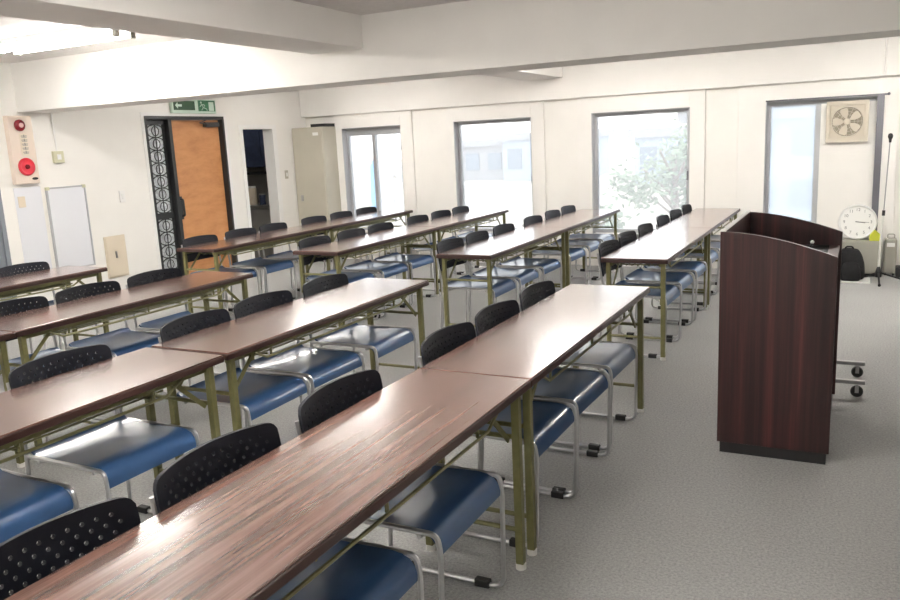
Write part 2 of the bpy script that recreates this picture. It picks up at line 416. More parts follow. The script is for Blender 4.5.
# entrance lobby and kitchen beyond the openings
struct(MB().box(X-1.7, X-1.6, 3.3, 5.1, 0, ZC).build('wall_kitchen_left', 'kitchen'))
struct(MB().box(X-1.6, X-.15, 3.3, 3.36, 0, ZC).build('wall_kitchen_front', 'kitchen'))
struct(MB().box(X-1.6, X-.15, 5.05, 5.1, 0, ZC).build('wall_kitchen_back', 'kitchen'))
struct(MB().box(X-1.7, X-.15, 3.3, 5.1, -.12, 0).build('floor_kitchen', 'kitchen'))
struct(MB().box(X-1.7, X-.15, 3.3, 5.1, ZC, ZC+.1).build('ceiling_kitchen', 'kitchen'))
kc = thing('kitchen_counter', 'grey kitchen counter seen through the doorway', 'counter', (X-.88, 4.74, 0), -PI/2)
MB().box(-.28, .28, -.66, .66, 0, .74).build('body', 'kitchen', kc); MB().box(-.29, .30, -.67, .67, .74, .78).build('worktop', 'steel', kc, bevel=.004)
cu = thing('kitchen_wall_cupboard', 'dark navy wall cupboard high up in the kitchen doorway', 'cupboard', (X-.88, 4.87, 1.30), -PI/2)
MB().box(-.16, .16, -.66, .66, 0, .80).build('carcass', 'navy', cu, bevel=.004)
for k in range(3): MB().box(.16, .178, -.655+k*.44, -.655+k*.44+.43, .01, .79).build('door', 'navy', cu, bevel=.003)
sh = thing('kitchen_shelf', 'dark steel shelf below the navy cupboard in the kitchen', 'shelf', (X-.88, 4.89, 1.20), -PI/2)
MB().box(-.14, .14, -.66, .66, 0, .03).build('board', 'iron', sh)
for k in (-.6, .6): MB().box(-.14, .12, k-.01, k+.01, -.10, 0).build('bracket', 'iron', sh)
kl = thing('kitchen_fill_light', 'unseen round ceiling light added to brighten the kitchen', 'lamp', (X-.8, 4.1, ZC))  # out of view, added because the kitchen came out too dark
MB().lathe((0, 0, 0), [(.12, 0), (.13, -.03), (.0, -.03)], 24).build('base', 'white', kl)
MB().lathe((0, 0, -.03), [(.11, 0), (.09, -.04), (0, -.055)], 24).build('diffuser', 'kitchen_fill', kl)
def jar(name, label, cat, loc, prof, m, lidm):
    t = thing(name, label, cat, loc); MB().lathe((0, 0, 0), prof, 18).build('body', m, t)
    top = prof[-1]; MB().lathe((0, 0, top[1]), [(top[0]+.003, -.005), (top[0]+.003, .02), (0, .022)], 18).build('lid', lidm, t)
jar('storage_jar', 'tall pale jar at the left on the kitchen counter', 'jar', (X-.85, 4.66, .78), [(0, 0), (.06, 0), (.06, .22), (.05, .24)], 'cream', 'white')
jar('kettle', 'round steel kettle on the right of the kitchen counter', 'kettle', (X-.50, 4.66, .78), [(0, 0), (.09, 0), (.10, .06), (.085, .15), (.05, .19)], 'steel', 'black')
jar('storage_canister', 'small dark canister between jar and kettle in the kitchen', 'canister', (X-.68, 4.68, .78), [(0, 0), (.055, 0), (.055, .13), (.05, .14)], 'navy', 'steel')

# exit sign
ex = thing('exit_sign', 'green exit sign above the orange door', 'sign', (X, 2.79, 2.035))
# the sign hangs just under the beam line on the wall
MB().box(.0, .045, -.34, .34, -.055, .10).build('housing', 'greenlight', ex, bevel=.004)
MB().box(.045, .048, -.32, .0, -.02, .08).build('left_field', 'darkgreen', ex)
MB().box(.045, .048, .055, .325, -.03, .09).build('right_field', 'green', ex)
rm = MB().ball((.049, .10, .067), .013, 10, 6, (.2, 1, 1))
for pts in ([(.05, .105, .05), (.05, .13, .012)], [(.05, .13, .012), (.05, .10, -.018)], [(.05, .13, .012), (.05, .17, .0), (.05, .19, -.02)], [(.05, .108, .045), (.05, .14, .045), (.05, .155, .025)], [(.05, .105, .045), (.05, .08, .02)]):
    rm.tube(pts, .005, 6)
rm.build('running_figure', 'greenlight', ex)
MB().box(.048, .050, .22, .30, -.025, .075).build('door_symbol', 'greenlight', ex)
ar = MB(); ar.prism([(-.30, .03), (-.26, .065), (-.26, .042), (-.20, .042), (-.20, .018), (-.26, .018), (-.26, -.005)], 'x', .048, .050); ar.build('arrow', 'greenlight', ex)

# fire alarm box
al = thing('fire_alarm_box', 'cream fire alarm box with red lamp and red button on the left wall', 'alarm box', (X, .60, 1.33))
MB().box(0, .06, -.13, .11, 0, .61).build('housing', 'alarm', al, bevel=.008)
MB().lathe((.06, -.02, .525), [(.052, -.005), (.052, .012), (.045, .02), (.03, .026), (.0, .03)], 24, 'x').build('indicator_lamp', 'darkred', al)
MB().lathe((.06, -.02, .525), [(.022, .026), (.02, .034), (0, .036)], 16, 'x').build('lamp_centre', 'pink', al)
st = MB().box(.06, .063, -.035, .035, .255, .45); st.build('name_strip', 'cream', al)
ch = MB()
for k in range(5):
    z = .43-k*.036
    ch.box(.063, .0645, -.022, .037, z-.003, z+.003).box(.063, .0645, .004, .011, z-.014, z+.012).box(.063, .0645, -.018, .033, z-.014, z-.010)
ch.build('lettering', 'ink', al)
MB().lathe((.06, -.01, .155), [(.08, -.005), (.08, .014), (.068, .024), (.055, .016), (.04, .016), (0, .016)], 28, 'x').build('call_point', 'red', al)
MB().lathe((.06, -.01, .155), [(.022, .014), (.02, .026), (0, .028)], 16, 'x').build('push_button', 'darkred', al)
MB().prism([(.06+.03*math.cos(t), .045+.012*math.sin(t)) for t in [2*PI*i/16 for i in range(16)]], 'x', .06, .066).build('keyhole_cover', 'black', al)

def wall_plate(name, label, cat, y, z, hy, hz, m, rock=None, d=.012):
    t = thing(name, label, cat, (X, y, z)); MB().box(0, d, -hy, hy, -hz, hz).build('plate', m, t, bevel=.003)
    if rock: MB().box(d, d+.006, -hy*.4, hy*.4, -hz*.45, hz*.45).build('rocker', rock, t, bevel=.002)
    return t
wall_plate('light_switch', 'pale yellow switch on the left wall beside the fire alarm box', 'switch', .965, 1.56, .055, .055, 'plate', 'white', .03)
wall_plate('light_switch', 'small white switch on the wall between whiteboard and iron side light', 'switch', 1.66, 1.13, .035, .06, 'trim', 'white')
wall_plate('light_switch', 'grey switch on the wall between kitchen doorway and steel locker', 'switch', 4.38, 1.20, .03, .055, 'beige_steel', 'white')
wall_plate('wall_tag', 'small beige tag on the wall under the fire alarm box', 'tag', .53, 1.17, .035, .05, 'cream', None, .012)
wn = tag(MB().box(X, X+.006, .47, .74, .45, 1.30).build('wall_notice_sheet', 'board'), 'plain white sheet on the wall under the fire alarm box', 'sheet')
wb = thing('whiteboard', 'narrow whiteboard with thin grey frame on the left wall', 'whiteboard', (X, 1.0, .48))
MB().box(.004, .016, -.205, .205, .01, .79).build('surface', 'board', wb)
MB().box(0, .022, -.215, -.2, 0, .80).box(0, .022, .2, .215, 0, .80).box(0, .022, -.2, .2, 0, .015).box(0, .022, -.2, .2, .785, .80).build('frame', 'alu', wb)
for s in (-.2, .2): MB().box(0, .026, s-.018, s+.018, .775, .805).build('corner_clip', 'plate', wb, bevel=.003)
hp = thing('access_hatch', 'cream access hatch low on the wall between whiteboard and iron side light', 'hatch', (X, 1.49, .31))
MB().box(0, .012, -.13, .13, 0, .43).build('frame', 'cream', hp, bevel=.003)
hl = MB().box(.012, .02, -.115, .115, .015, .415).build('door', 'cream', hp, bevel=.003)
MB().box(.02, .034, -.02, -.004, .20, .27).build('latch', 'steel', hl, bevel=.002)

# steel locker in the far left corner
lk = thing('steel_locker', 'beige steel locker in the corner beside the leftmost window', 'locker', (-5.59, 4.72, 0))
MB().box(-.25, .25, -.155, .17, .03, 1.80).build('body', 'beige_steel', lk, bevel=.005)
ldo = MB().box(-.24, .24, -.172, -.155, .05, 1.78).build('door', 'beige_steel', lk, bevel=.004)
MB().box(-.16, -.13, -.19, -.172, .83, .91).build('handle', 'steel', ldo, bevel=.003)
MB().box(.10, .19, -.175, -.172, 1.69, 1.73).build('name_plate', 'white', ldo)
MB().box(-.24, .24, -.14, .16, 0, .03).build('plinth', 'iron', lk)
bt = thing('document_tray', 'flat black tray lying on top of the beige steel locker', 'tray', (-5.43, 4.72, 1.80))
MB().box(-.12, .10, -.12, .12, 0, .008).build('base', 'black', bt)
MB().box(-.12, .10, -.12, -.112, .008, .04).box(-.12, .10, .112, .12, .008, .04).box(-.12, -.112, -.112, .112, .008, .04).box(.092, .10, -.112, .112, .008, .04).build('rim', 'black', bt)

# ------------------------------------------------------------------ fluorescent lamps
def fluorescent(label, x, y, along='x'):
    t = thing('fluorescent_lamp', label, 'lamp', (x, y, ZC), 0 if along == 'x' else PI/2, 'fluorescent lamps on the ceiling')
    MB().prism([(-.13, 0), (.13, 0), (.10, -.035), (-.10, -.035)], 'x', -.63, .63).build('housing', 'white', t, bevel=.003)
    for s in (-1, 1):
        MB().cyl((-.585, s*.065, -.066), (.585, s*.065, -.066), .016, 12).build('tube', 'tube', t)
        for e in (-1, 1): MB().box(e*.60-.018, e*.60+.018, s*.065-.02, s*.065+.02, -.09, -.03).build('socket', 'grey', t, bevel=.003)
    return t
fluorescent('lit fluorescent lamp on the ceiling at the upper left, before the cross beam', -4.05, -.22)
fluorescent('fluorescent lamp overhead on the camera side, above the leftmost tables', -4.05, -2.6)
fluorescent('fluorescent lamp overhead on the camera side, above the nearest tables', -.7, -2.2)
fluorescent('unseen fluorescent lamp added between the beams, above the leftmost window-side tables', -4.2, 3.0)  # lamps between the beams are unseen, added to light the window side
fluorescent('unseen fluorescent lamp added between the beams, above the middle window-side tables', -1.2, 3.0)
fluorescent('unseen fluorescent lamp added between the beams, right of the window-side tables', 1.4, 3.0)
fluorescent('fluorescent lamp at the very back of the room behind the camera, left', -3.2, -5.4)
fluorescent('fluorescent lamp at the very back of the room behind the camera, right', .6, -5.4)

# ------------------------------------------------------------------ folding tables
TL, TW, TH = 1.775, .45, .70
def make_table(label, loc, group):
    t = thing('folding_table', label, 'table', loc, 0, group)
    MB().box(-TW/2+.004, TW/2-.004, -TL/2+.004, TL/2-.004, TH-.006, TH).build('tabletop', 'top', t, bevel=.002)
    MB().box(-TW/2, TW/2, -TL/2, TL/2, TH-.032, TH-.006).build('edge_band', 'edge', t, bevel=.004)
    rl = MB()
    for x in (-.17, .17): rl.box(x-.012, x+.012, -TL/2+.05, TL/2-.05, TH-.06, TH-.032)
    for y in (-.55, 0, .55): rl.box(-.158, .158, y-.01, y+.01, TH-.052, TH-.032)
    rl.build('under_rail', 'olive', t)
    for e in (-1, 1):
        y = e*(TL/2-.055)
        for x in (-.185, .185):
            lg = MB().box(x-.0145, x+.0145, y-.0145, y+.0145, .02, TH-.032).build('leg', 'olive', t, bevel=.003)
            MB().cyl((x, y, 0), (x, y, .022), .019, 12).build('foot', 'cap', lg)
        for z in (.50, .15): MB().cyl((-.185, y, z), (.185, y, z), .009, 8).build('crossbar', 'olive', t)
        br = MB()
        for x in (-.16, .16):
            br.box(-.003, .003, -.009, .009, 0, .26, Matrix.Translation((x, y-e*.015, .49)) @ Matrix.Rotation(e*math.radians(47), 4, 'X'))
        br.cyl((-.16, y-e*.20, .655), (.16, y-e*.20, .655), .006, 8)
        br.build('folding_brace', 'olive', t)
    s = MB()
    Y = TL/2-.25
    for x in (-.155, -.115, -.075, -.035, .005, .045, .085, .125): s.tube([(x, -Y, .612), (x, Y, .612)], .004, 6)
    for x in (-.185, .185): s.tube([(x, -Y-.04, .645), (x, -Y+.04, .605), (x, Y-.04, .605), (x, Y+.04, .645)], .006, 6)
    for y in (-.55, -.275, 0, .275, .55): s.tube([(-.185, y, .606), (.15, y, .606)], .005, 6)
    for y in (-.55, 0, .55): s.tube([(-.17, y, .606), (-.17, y, .655)], .005, 6); s.tube([(.17, y, .60), (.17, y, .655)], .006, 6)
    s.build('wire_shelf', 'rod', t)
    return t
near = [('nearest', 0.0, .045), ('second', -1.336, -.01), ('third', -2.727, .0), ('fourth', -4.176, .0)]
far = [('rightmost', -.110, 1.01), ('second from right', -1.379, 1.01), ('third from right', -2.724, 1.01), ('leftmost', -4.035, 1.01)]
GT = 'wood grain folding tables in rows'
tabs = [
 ('camera-end table of the long front row at the bottom of the photo', 0.0, .045-1.5*TL),
 ('window-end table of the long front row, nearest the lectern side', 0.0, .045-.5*TL),
 ('camera-end table of the second row, cut by the left photo edge', -1.336, -.03-1.5*TL),
 ('window-end table of the second row behind the front row', -1.336, -.01-.5*TL),
 ('camera-end table of the third row, mostly outside the left edge', -2.727, -1.5*TL),
 ('window-end table of the third row, below the whiteboard and cream hatch', -2.727, -.5*TL),
 ('camera-end table of the fourth row, outside the left edge', -4.176, -1.5*TL),
 ('short visible end of dark table at left edge before the whiteboard', -4.176, -.5*TL),
]
for (n, x, y) in [('window-side table block, lectern row', -.11, 0), ('window-side table block, second row from lectern', -1.379, 0), ('window-side table block, third row from lectern', -2.724, 0), ('window-side table block, row by the orange door', -4.035, 0)]:
    tabs.append((n+', table end towards camera', x, 1.01+.5*TL))
    tabs.append((n+', table end at the windows', x, 1.01+1.5*TL))
proto = None
for lab, x, y in tabs:
    if x == -4.176 and 'fourth' in lab: continue
    lab = 'dark wood grain folding table: '+lab if len(lab.split()) < 12 else lab
    loc = (x-TW/2, y, 0)
    if proto is None: proto = make_table(lab, loc, GT)
    else: dup(proto, loc, 0, lab, GT)

# ------------------------------------------------------------------ chairs (face +X, origin on the floor)
def back_panel():
    W, H, NU, NV = .455, .205, 28, 10
    R = .03
    def P(u, v, d):
        # u 0..1 across (y), v 0..1 up ; curved in plan and leaning back
        y = (u-.5)*W
        k = (2*u-1)**2
        x = -.275 + .042*k - .03*(v-.5) + d
        z = .550 + H*v + .014*(1-k)*(v-.2)
        # rounded ends
        return (x, y, z)
    b = MB(); T = .011
    def corner_ok(i, j): return True
    cu, cv = 1/NU, 1/NV
    hr_u, hr_v = .0052/W, .0052/H
    for i in range(NU):
        for j in range(NV):
            u0, u1, v0, v1 = i*cu, (i+1)*cu, j*cv, (j+1)*cv
            # shrink at the corners for a rounded outline
            def rc(u, v):
                du = min(u, 1-u)*W; dv = min(v, 1-v)*H
                if du < R and dv < R:
                    a, c_ = R-du, R-dv; l = math.hypot(a, c_); m_ = max(a, c_)
                    s_ = m_/l if l > 0 else 1
                    a, c_ = a*s_, c_*s_
                    uu = (R-a)/W if u < .5 else 1-(R-a)/W; vv = (R-c_)/H if v < .5 else 1-(R-c_)/H
                    return uu, vv
                return u, v
            cs = [rc(u0, v0), rc(u1, v0), rc(u1, v1), rc(u0, v1)]
            hole = (i+j) % 2 == 0 and 2 <= i < NU-2 and 1 <= j < NV-1
            if not hole:
                b.add([P(*c, 0) for c in cs], [(0, 1, 2, 3)], False); b.add([P(*c, -T) for c in cs], [(3, 2, 1, 0)], False)
            else:
                um, vm = (u0+u1)/2, (v0+v1)/2
                o8 = [(u0, v0), (um, v0), (u1, v0), (u1, vm), (u1, v1), (um, v1), (u0, v1), (u0, vm)]
                h8 = [(um+hr_u*math.cos(a), vm+hr_v*math.sin(a)) for a in [-3*PI/4+k*PI/4 for k in range(8)]]
                for d, rev in ((0, 0), (-T, 1)):
                    vs = [P(*c, d) for c in o8]+[P(*c, d) for c in h8]
                    fs = [(k, (k+1) % 8, 8+(k+1) % 8, 8+k) for k in range(8)]
                    b.add(vs, [tuple(reversed(f)) for f in fs] if rev else fs, False)
                b.add([P(*c, 0) for c in h8]+[P(*c, -T) for c in h8], [(k, (k+1) % 8, 8+(k+1) % 8, 8+k) for k in range(8)], False)
    def rim(a, c_):
        b.add([P(*a, 0), P(*c_, 0), P(*c_, -T), P(*a, -T)], [(0, 1, 2, 3)], False)
    def rc2(u, v):
        du = min(u, 1-u)*W; dv = min(v, 1-v)*H
        if du < R and dv < R:
            a, c_ = R-du, R-dv; l = math.hypot(a, c_); m_ = max(a, c_); s_ = m_/l if l > 0 else 1
            a, c_ = a*s_, c_*s_
            return ((R-a)/W if u < .5 else 1-(R-a)/W), ((R-c_)/H if v < .5 else 1-(R-c_)/H)
        return u, v
    for i in range(NU):
        rim(rc2(i*cu, 0), rc2((i+1)*cu, 0)); rim(rc2(i*cu, 1), rc2((i+1)*cu, 1))
    for j in range(NV):
        rim(rc2(0, j*cv), rc2(0, (j+1)*cv)); rim(rc2(1, j*cv), rc2(1, (j+1)*cv))
    return b
def seat_shell():
    # side profile (x,z) from rear to the rolled front edge, swept across y with a slight dish
    prof = [(-.225, .452), (-.21, .441), (-.18, .434), (-.10, .429), (0, .428), (.08, .431), (.13, .4325), (.16, .429), (.183, .418), (.198, .400), (.205, .378), (.206, .360)]
    b = MB(); NY = 12; Wd = .43; T = .011
    rows = []
    for j in range(NY+1):
        y = (j/NY-.5)*Wd; e = abs(2*j/NY-1)
        dish = .010*(1-e**2)
        row = []
        for i, (x, z) in enumerate(prof):
            f = max(0, 1-abs(x+.05)/.2)
            rx = -.02*max(0, (e-.8)/.2)**2 if i < 2 else 0
            row.append((x-rx, y*(1-.02*(i == len(prof)-1)), z-dish*f))
        rows.append(row)
    nrm = []
    for i in range(len(prof)):
        a = Vector(prof[max(i-1, 0)]); c_ = Vector(prof[min(i+1, len(prof)-1)]); d = (c_-a).normalized(); nrm.append((-d.y, d.x))
    n = len(prof)
    top = [p for r in rows for p in r]
    bot = [(r[i][0]-nrm[i][0]*T, r[i][1], r[i][2]-nrm[i][1]*T) for r in rows for i in range(n)]
    fs = [(j*n+i, j*n+i+1, (j+1)*n+i+1, (j+1)*n+i) for j in range(NY) for i in range(n-1)]
    b.add(top, fs, True); b.add(bot, [tuple(reversed(f)) for f in fs], True)
    edge = [j*n for j in range(NY+1)]; edge2 = [j*n+n-1 for j in range(NY+1)]
    loops = [edge, edge2, list(range(n)), list(range(NY*n, NY*n+n))]
    N = len(top)
    for L in loops:
        for a, c_ in zip(L[:-1], L[1:]): b.add([top[a], top[c_], bot[c_], bot[a]], [(0, 1, 2, 3)], True)
    return b
def make_chair(label, loc, rz, group):
    t = thing('stacking_chair', label, 'chair', loc, rz, group)
    seat_shell().build('seat', 'seat', t)
    back_panel().build('backrest', 'back', t)
    for s in (-1, 1):
        y = s*.222
        MB().tube([(-.262, y*1.015, .715), (-.225, y, .45), (-.235, y*1.01, .30), (-.255, y*1.03, .0115), (.20, y*1.02, .0115), (.208, y, .37), (.20, y, .427), (-.222, y, .427)], .0085, 8, .045, 5).build('side_frame', 'chrome', t)
        for x in (-.17, .12): MB().box(x-.028, x+.028, y*1.025-.014, y*1.025+.014, 0, .028).build('floor_glide', 'rubber', t, bevel=.004)
    for x in (-.16, .14): MB().cyl((x, -.222, .412), (x, .222, .412), .008, 8).build('seat_bar', 'chrome', t)
    return t
NUM = ['first', 'second', 'third', 'fourth', 'fifth', 'sixth']
rows = [
 (0.0, [-.39, -.925, -1.415, -2.17, -2.735, -3.26], 'chairs along the front row', 'nearest long table row', 'windows'),
 (-1.336, [-.40, -.965, -1.46, -2.20, -2.78], 'chairs along the second row', 'second table row behind the nearest', 'windows'),
 (-2.727, [-.43, -.95, -1.452], 'chairs along the third row', 'third row before the cream hatch', 'windows'),
 (-4.176, [-.37, -.93], 'chairs along the fourth row', 'short row before the whiteboard', 'windows'),
 (-.110, [1.33, 1.88, 2.43, 3.13, 3.68, 4.22], 'chairs along the window-side lectern row', 'window-side row beside the lectern', 'camera'),
 (-1.379, [1.33, 1.83, 2.38, 3.10, 3.70, 4.22], 'chairs along the second window-side row', 'second window-side row from the lectern', 'camera'),
 (-2.724, [1.38, 1.93, 2.44, 3.20, 3.74, 4.24], 'chairs along the third window-side row', 'third window-side row from the lectern', 'camera'),
 (-4.035, [1.35, 1.92, 2.42, 3.12, 3.68, 4.24], 'chairs along the row by the orange door', 'window-side row by the orange door', 'camera'),
]
cproto = None
for xr, ys, grp, rowname, side in rows:
    for i, y in enumerate(ys):
        nm_ = NUM[i] if True else ''
        lab = 'blue chair, %s from the %s, %s' % (nm_, 'window end' if side == 'windows' else 'camera end', rowname)
        loc = (xr-.232+random.uniform(-.008, .008), y, 0); rz = random.uniform(-.03, .03)
        if cproto is None: cproto = make_chair(lab, loc, rz, grp)
        else: dup(cproto, loc, rz, lab, grp)

# ------------------------------------------------------------------ lectern
LX0, LX1, LY0, LY1 = .432, .918, -.45, .48
le = thing('lectern', 'dark mahogany lectern with open recessed top, standing in the aisle', 'lectern', ((LX0+LX1)/2, (LY0+LY1)/2, 0))
hx, hy = (LX1-LX0)/2, (LY1-LY0)/2
prof = [(-hx, .055), (hx, .055), (hx, .955)]
for k in range(1, 12):
    t = k/12; x = hx-2*hx*t; s = (hx-x)/(2*hx)
    prof.append((x, .955+.108*(1-(1-s)**1.7)))
prof.append((-hx, 1.063))
MB().prism(prof, 'y', -hy, -hy+.022).build('side_panel', 'lect', le, bevel=.003)
MB().prism(prof, 'y', hy-.022, hy).build('side_panel', 'lect', le, bevel=.003)
MB().box(-hx, -hx+.022, -hy+.022, hy-.022, .055, 1.063).build('front_panel', 'lect', le, bevel=.003)
MB().box(-hx+.022, hx-.01, -hy+.022, hy-.022, .865, .885).build('desk_top', 'lect_in', le, bevel=.002)
MB().box(-hx+.03, hx-.06, -hy+.06, hy-.06, .885, .889).build('desk_mat', 'desk_mat', le)
MB().box(-hx+.022, hx-.06, -hy+.022, hy-.022, .45, .47).build('shelf', 'lect_in', le)
MB().box(-hx+.012, hx-.012, -hy+.012, hy-.012, 0, .055).build('plinth', 'black', le)
MB().box(-hx-.0005, -hx+.0225, -hy-.0005, hy+.0005, 1.063, 1.067).build('top_edge_strip', 'white', le)
pc = thing('desk_microphone', 'small desk microphone with white tip painted as a glint inside the lectern top', 'microphone', (.80, -.16, .8895))
MB().lathe((0, 0, 0), [(0, 0), (.04, 0), (.04, .012), (.012, .018)], 18).build('base', 'black', pc)
MB().tube([(0, 0, .015), (-.01, .02, .06), (.0, .03, .085)], .005, 8, .02).build('gooseneck', 'black', pc)
MB().ball((0, .03, .088), .009).build('tip', 'white', pc)  # white colour stands in for a glint of light

# rolling trolley behind the lectern
tr = thing('rolling_trolley', 'low wheeled trolley half hidden behind the lectern', 'trolley', (.80, .83, 0))
for s in (-1, 1):
    rl = MB().box(-.26, .265, s*.2-.012, s*.2+.012, .075, .098).build('base_rail', 'steel', tr, bevel=.003)
    for x in (-.22, .225):
        c = MB().lathe((x, s*.2, .033), [(0, -.012), (.028, -.012), (.033, -.006), (.033, .006), (.028, .012), (0, .012)], 18, 'y').build('caster_wheel', 'rubber', tr)
        MB().box(x-.008, x+.008, s*.2-.02, s*.2+.02, .055, .076).box(x-.01, x+.01, s*.2-.019, s*.2-.014, .028, .06).box(x-.01, x+.01, s*.2+.014, s*.2+.019, .028, .06).build('caster_fork', 'steel', c)
    MB().box(-.24, -.215, s*.2-.012, s*.2+.012, .098, .70).build('upright', 'steel', tr)
MB().box(-.23, -.21, -.19, .19, .078, .096).build('crossbar', 'steel', tr)
MB().box(-.26, .06, -.22, .22, .70, .725).build('top_shelf', 'grey', tr, bevel=.004)

# ------------------------------------------------------------------ right corner things
lc = thing('low_steel_cabinet', 'low grey steel cabinet below the rightmost window, under the clock', 'cabinet', (.88, 4.74, 0))
MB().box(-.33, .33, -.10, .115, .03, .355).build('body', 'grey', lc, bevel=.005)
for s in (-1, 1):
    dd = MB().box(-.32 if s < 0 else .005, -.005 if s < 0 else .32, -.112, -.10, .04, .345).build('door', 'grey', lc, bevel=.003)
    MB().box(s*.03-.006, s*.03+.006, -.125, -.112, .17, .23).build('handle', 'steel', dd, bevel=.002)
MB().box(-.31, .31, -.09, .10, 0, .03).build('plinth', 'black', lc)

ck = thing('wall_clock', 'round white wall clock leaning on the grey cabinet', 'clock', (.985, 4.775, .355))
ck.rotation_euler = (math.radians(-9), 0, 0)
R_ = .178
MB().lathe((0, 0, R_), [(0, -.02), (R_-.01, -.02), (R_, -.01), (R_, .012), (R_-.008, .024), (R_-.018, .022), (R_-.022, .006)], 48, 'y').build('case', 'white', ck)
MB().lathe((0, 0, R_), [(R_-.021, .007), (0, .007)], 48, 'y').build('dial', 'clock_face', ck)
def text_mesh(body, size):
    cu = bpy.data.curves.new('numeral', 'FONT'); cu.body = body; cu.size = size; cu.align_x = 'CENTER'; cu.align_y = 'CENTER'; cu.extrude = .0006
    o = bpy.data.objects.new('numeral', cu); me = bpy.data.meshes.new_from_object(o); r = [v.co.copy() for v in me.vertices], [tuple(p.vertices) for p in me.polygons]
    bpy.data.objects.remove(o); bpy.data.curves.remove(cu); bpy.data.meshes.remove(me); return r
for k in range(1, 13):
    a = PI/2-k*PI/6; vs, fs = text_mesh(str(k), .042)
    MB().add([(v.x+.122*math.cos(a), -.0085-v.z, R_+v.y+.122*math.sin(a)) for v in vs], fs).build('numeral', 'ink', ck)
hd = MB()
for ang, ln, wd in ((math.radians(-8), .07, .006), (math.radians(-3), .105, .004)):
    d = Vector((math.cos(ang), 0, math.sin(ang))); pz = Vector((-d.z, 0, d.x)); o = Vector((0, -.0105, R_))
    a, b_ = o-d*.02, o+d*ln
    hd.add([a-pz*wd, b_-pz*wd*.5, b_+pz*wd*.5, a+pz*wd], [(0, 1, 2, 3)])
hd.build('hands', 'ink', ck)

yw = tag(MB().prism([(-.055, 0), (.06, 0), (.055, .05), (-.01, .11), (-.05, .06)], 'y', -.03, .03).build('cleaning_sponge', 'yellow', bevel=.008, loc=(1.15, 4.70, .356)), 'yellow green sponge on the cabinet right of the clock', 'sponge')

bgm = thing('backpack', 'black soft bag on the floor before the low grey cabinet', 'bag', (.925, 4.42, .012))
bb = MB()
import bmesh
def soft_box(name, m, parent, sx, sy, sz, seed, amp=.02, taper=.75):
    bm = bmesh.new(); bmesh.ops.create_cube(bm, size=2)
    bmesh.ops.subdivide_edges(bm, edges=bm.edges, cuts=6, use_grid_fill=True)
    rnd = random.Random(seed)
    for v in bm.verts:
        x, y, z = v.co; l = max(abs(x), abs(y), abs(z)); r = math.sqrt(x*x+y*y+z*z)
        k = (l/r)**.45
        x, y, z = x*k, y*k, z*k
        tp = 1-(1-taper)*max(0, (z+1)/2)**1.5
        n = Vector((rnd.uniform(-1, 1), rnd.uniform(-1, 1), rnd.uniform(-1, 1)))*amp
        v.co = Vector((x*sx*tp, y*sy*tp, max(0, (z+.87)/1.74)*sz))+n*(1 if z > -.7 else 0)
    me = bpy.data.meshes.new(name); bm.to_mesh(me); bm.free()
    me.polygons.foreach_set('use_smooth', [True]*len(me.polygons)); me.materials.append(M[m])
    o = bpy.data.objects.new(name, me); C.objects.link(o); o.parent = parent
    md = o.modifiers.new('subsurf', 'SUBSURF'); md.levels = 1; md.render_levels = 1
    return o
soft_box('body', 'black_cloth', bgm, .165, .10, .29, 3, .008, .62)
pk = soft_box('front_pocket', 'black_cloth', bgm, .10, .05, .17, 5, .006, .75); pk.location = (.02, -.095, 0)
MB().tube([(-.04, -.02, .275), (-.03, -.03, .325), (.03, -.03, .325), (.04, -.02, .275)], .008, 8, .02).build('handle', 'black_cloth', bgm)
tag(MB().box(.80, 1.12, 4.26, 4.54, 0, .012).build('floor_board', 'white', bevel=.002), 'thin white board on the floor under the black bag', 'board')

ms = thing('microphone_stand', 'tall microphone stand with black tip at the right photo edge', 'microphone stand', (1.185, 4.36, 0))
MB().lathe((0, 0, .06), [(.0, -.01), (.028, -.01), (.03, .02), (.02, .07), (.012, .09), (0, .09)], 16).build('hub', 'black', ms)
for a in (-88, 20, 115):
    d = Vector((math.cos(math.radians(a)), math.sin(math.radians(a)), 0))
    lg = MB().tube([Vector((0, 0, .09))+d*.02, Vector((0, 0, .012))+d*.24], .008, 8).build('leg', 'black', ms)
    MB().ball(d*.25+Vector((0, 0, .014)), .014).build('rubber_foot', 'rubber', lg)
MB().tube([(0, 0, .10), (.0, 0, .30), (.015, 0, .66)], .010, 10).build('lower_pole', 'cap', ms)
MB().tube([(.015, 0, .66), (.035, 0, 1.33)], .005, 8).build('upper_pole', 'steel', ms)
MB().cyl((.0145, 0, .64), (.016, 0, .69), .014, 12).build('clutch', 'black', ms)
MB().lathe((.0355, 0, 1.32), [(0, 0), (.010, 0), (.013, .03), (.02, .045), (.022, .06), (.016, .08), (0, .086)], 14).build('microphone', 'black', ms)

gc = thing('grey_case', 'upright grey case with white patch beside the microphone stand', 'case', (1.29, 4.80, 0))
MB().box(-.055, .055, -.06, .06, .02, .37).build('shell', 'grey', gc, bevel=.02)
MB().box(-.035, .035, -.063, -.058, .29, .33).build('patch', 'white', gc, bevel=.004)
MB().tube([(-.03, 0, .36), (-.03, 0, .41), (.03, 0, .41), (.03, 0, .36)], .006, 8, .015).build('handle', 'grey', gc)
for s in (-.035, .035): MB().cyl((s, -.05, .012), (s, .05, .012), .012, 10).build('foot', 'black', gc)
bx = thing('speaker_box', 'small black box on the floor cut by the right photo edge', 'box', (1.43, 4.66, 0))
MB().box(-.09, .09, -.08, .08, .012, .11).build('housing', 'black', bx, bevel=.008)
for sx in (-.06, .06): MB().cyl((sx, 0, 0), (sx, 0, .014), .012, 10).build('foot', 'rubber', bx)

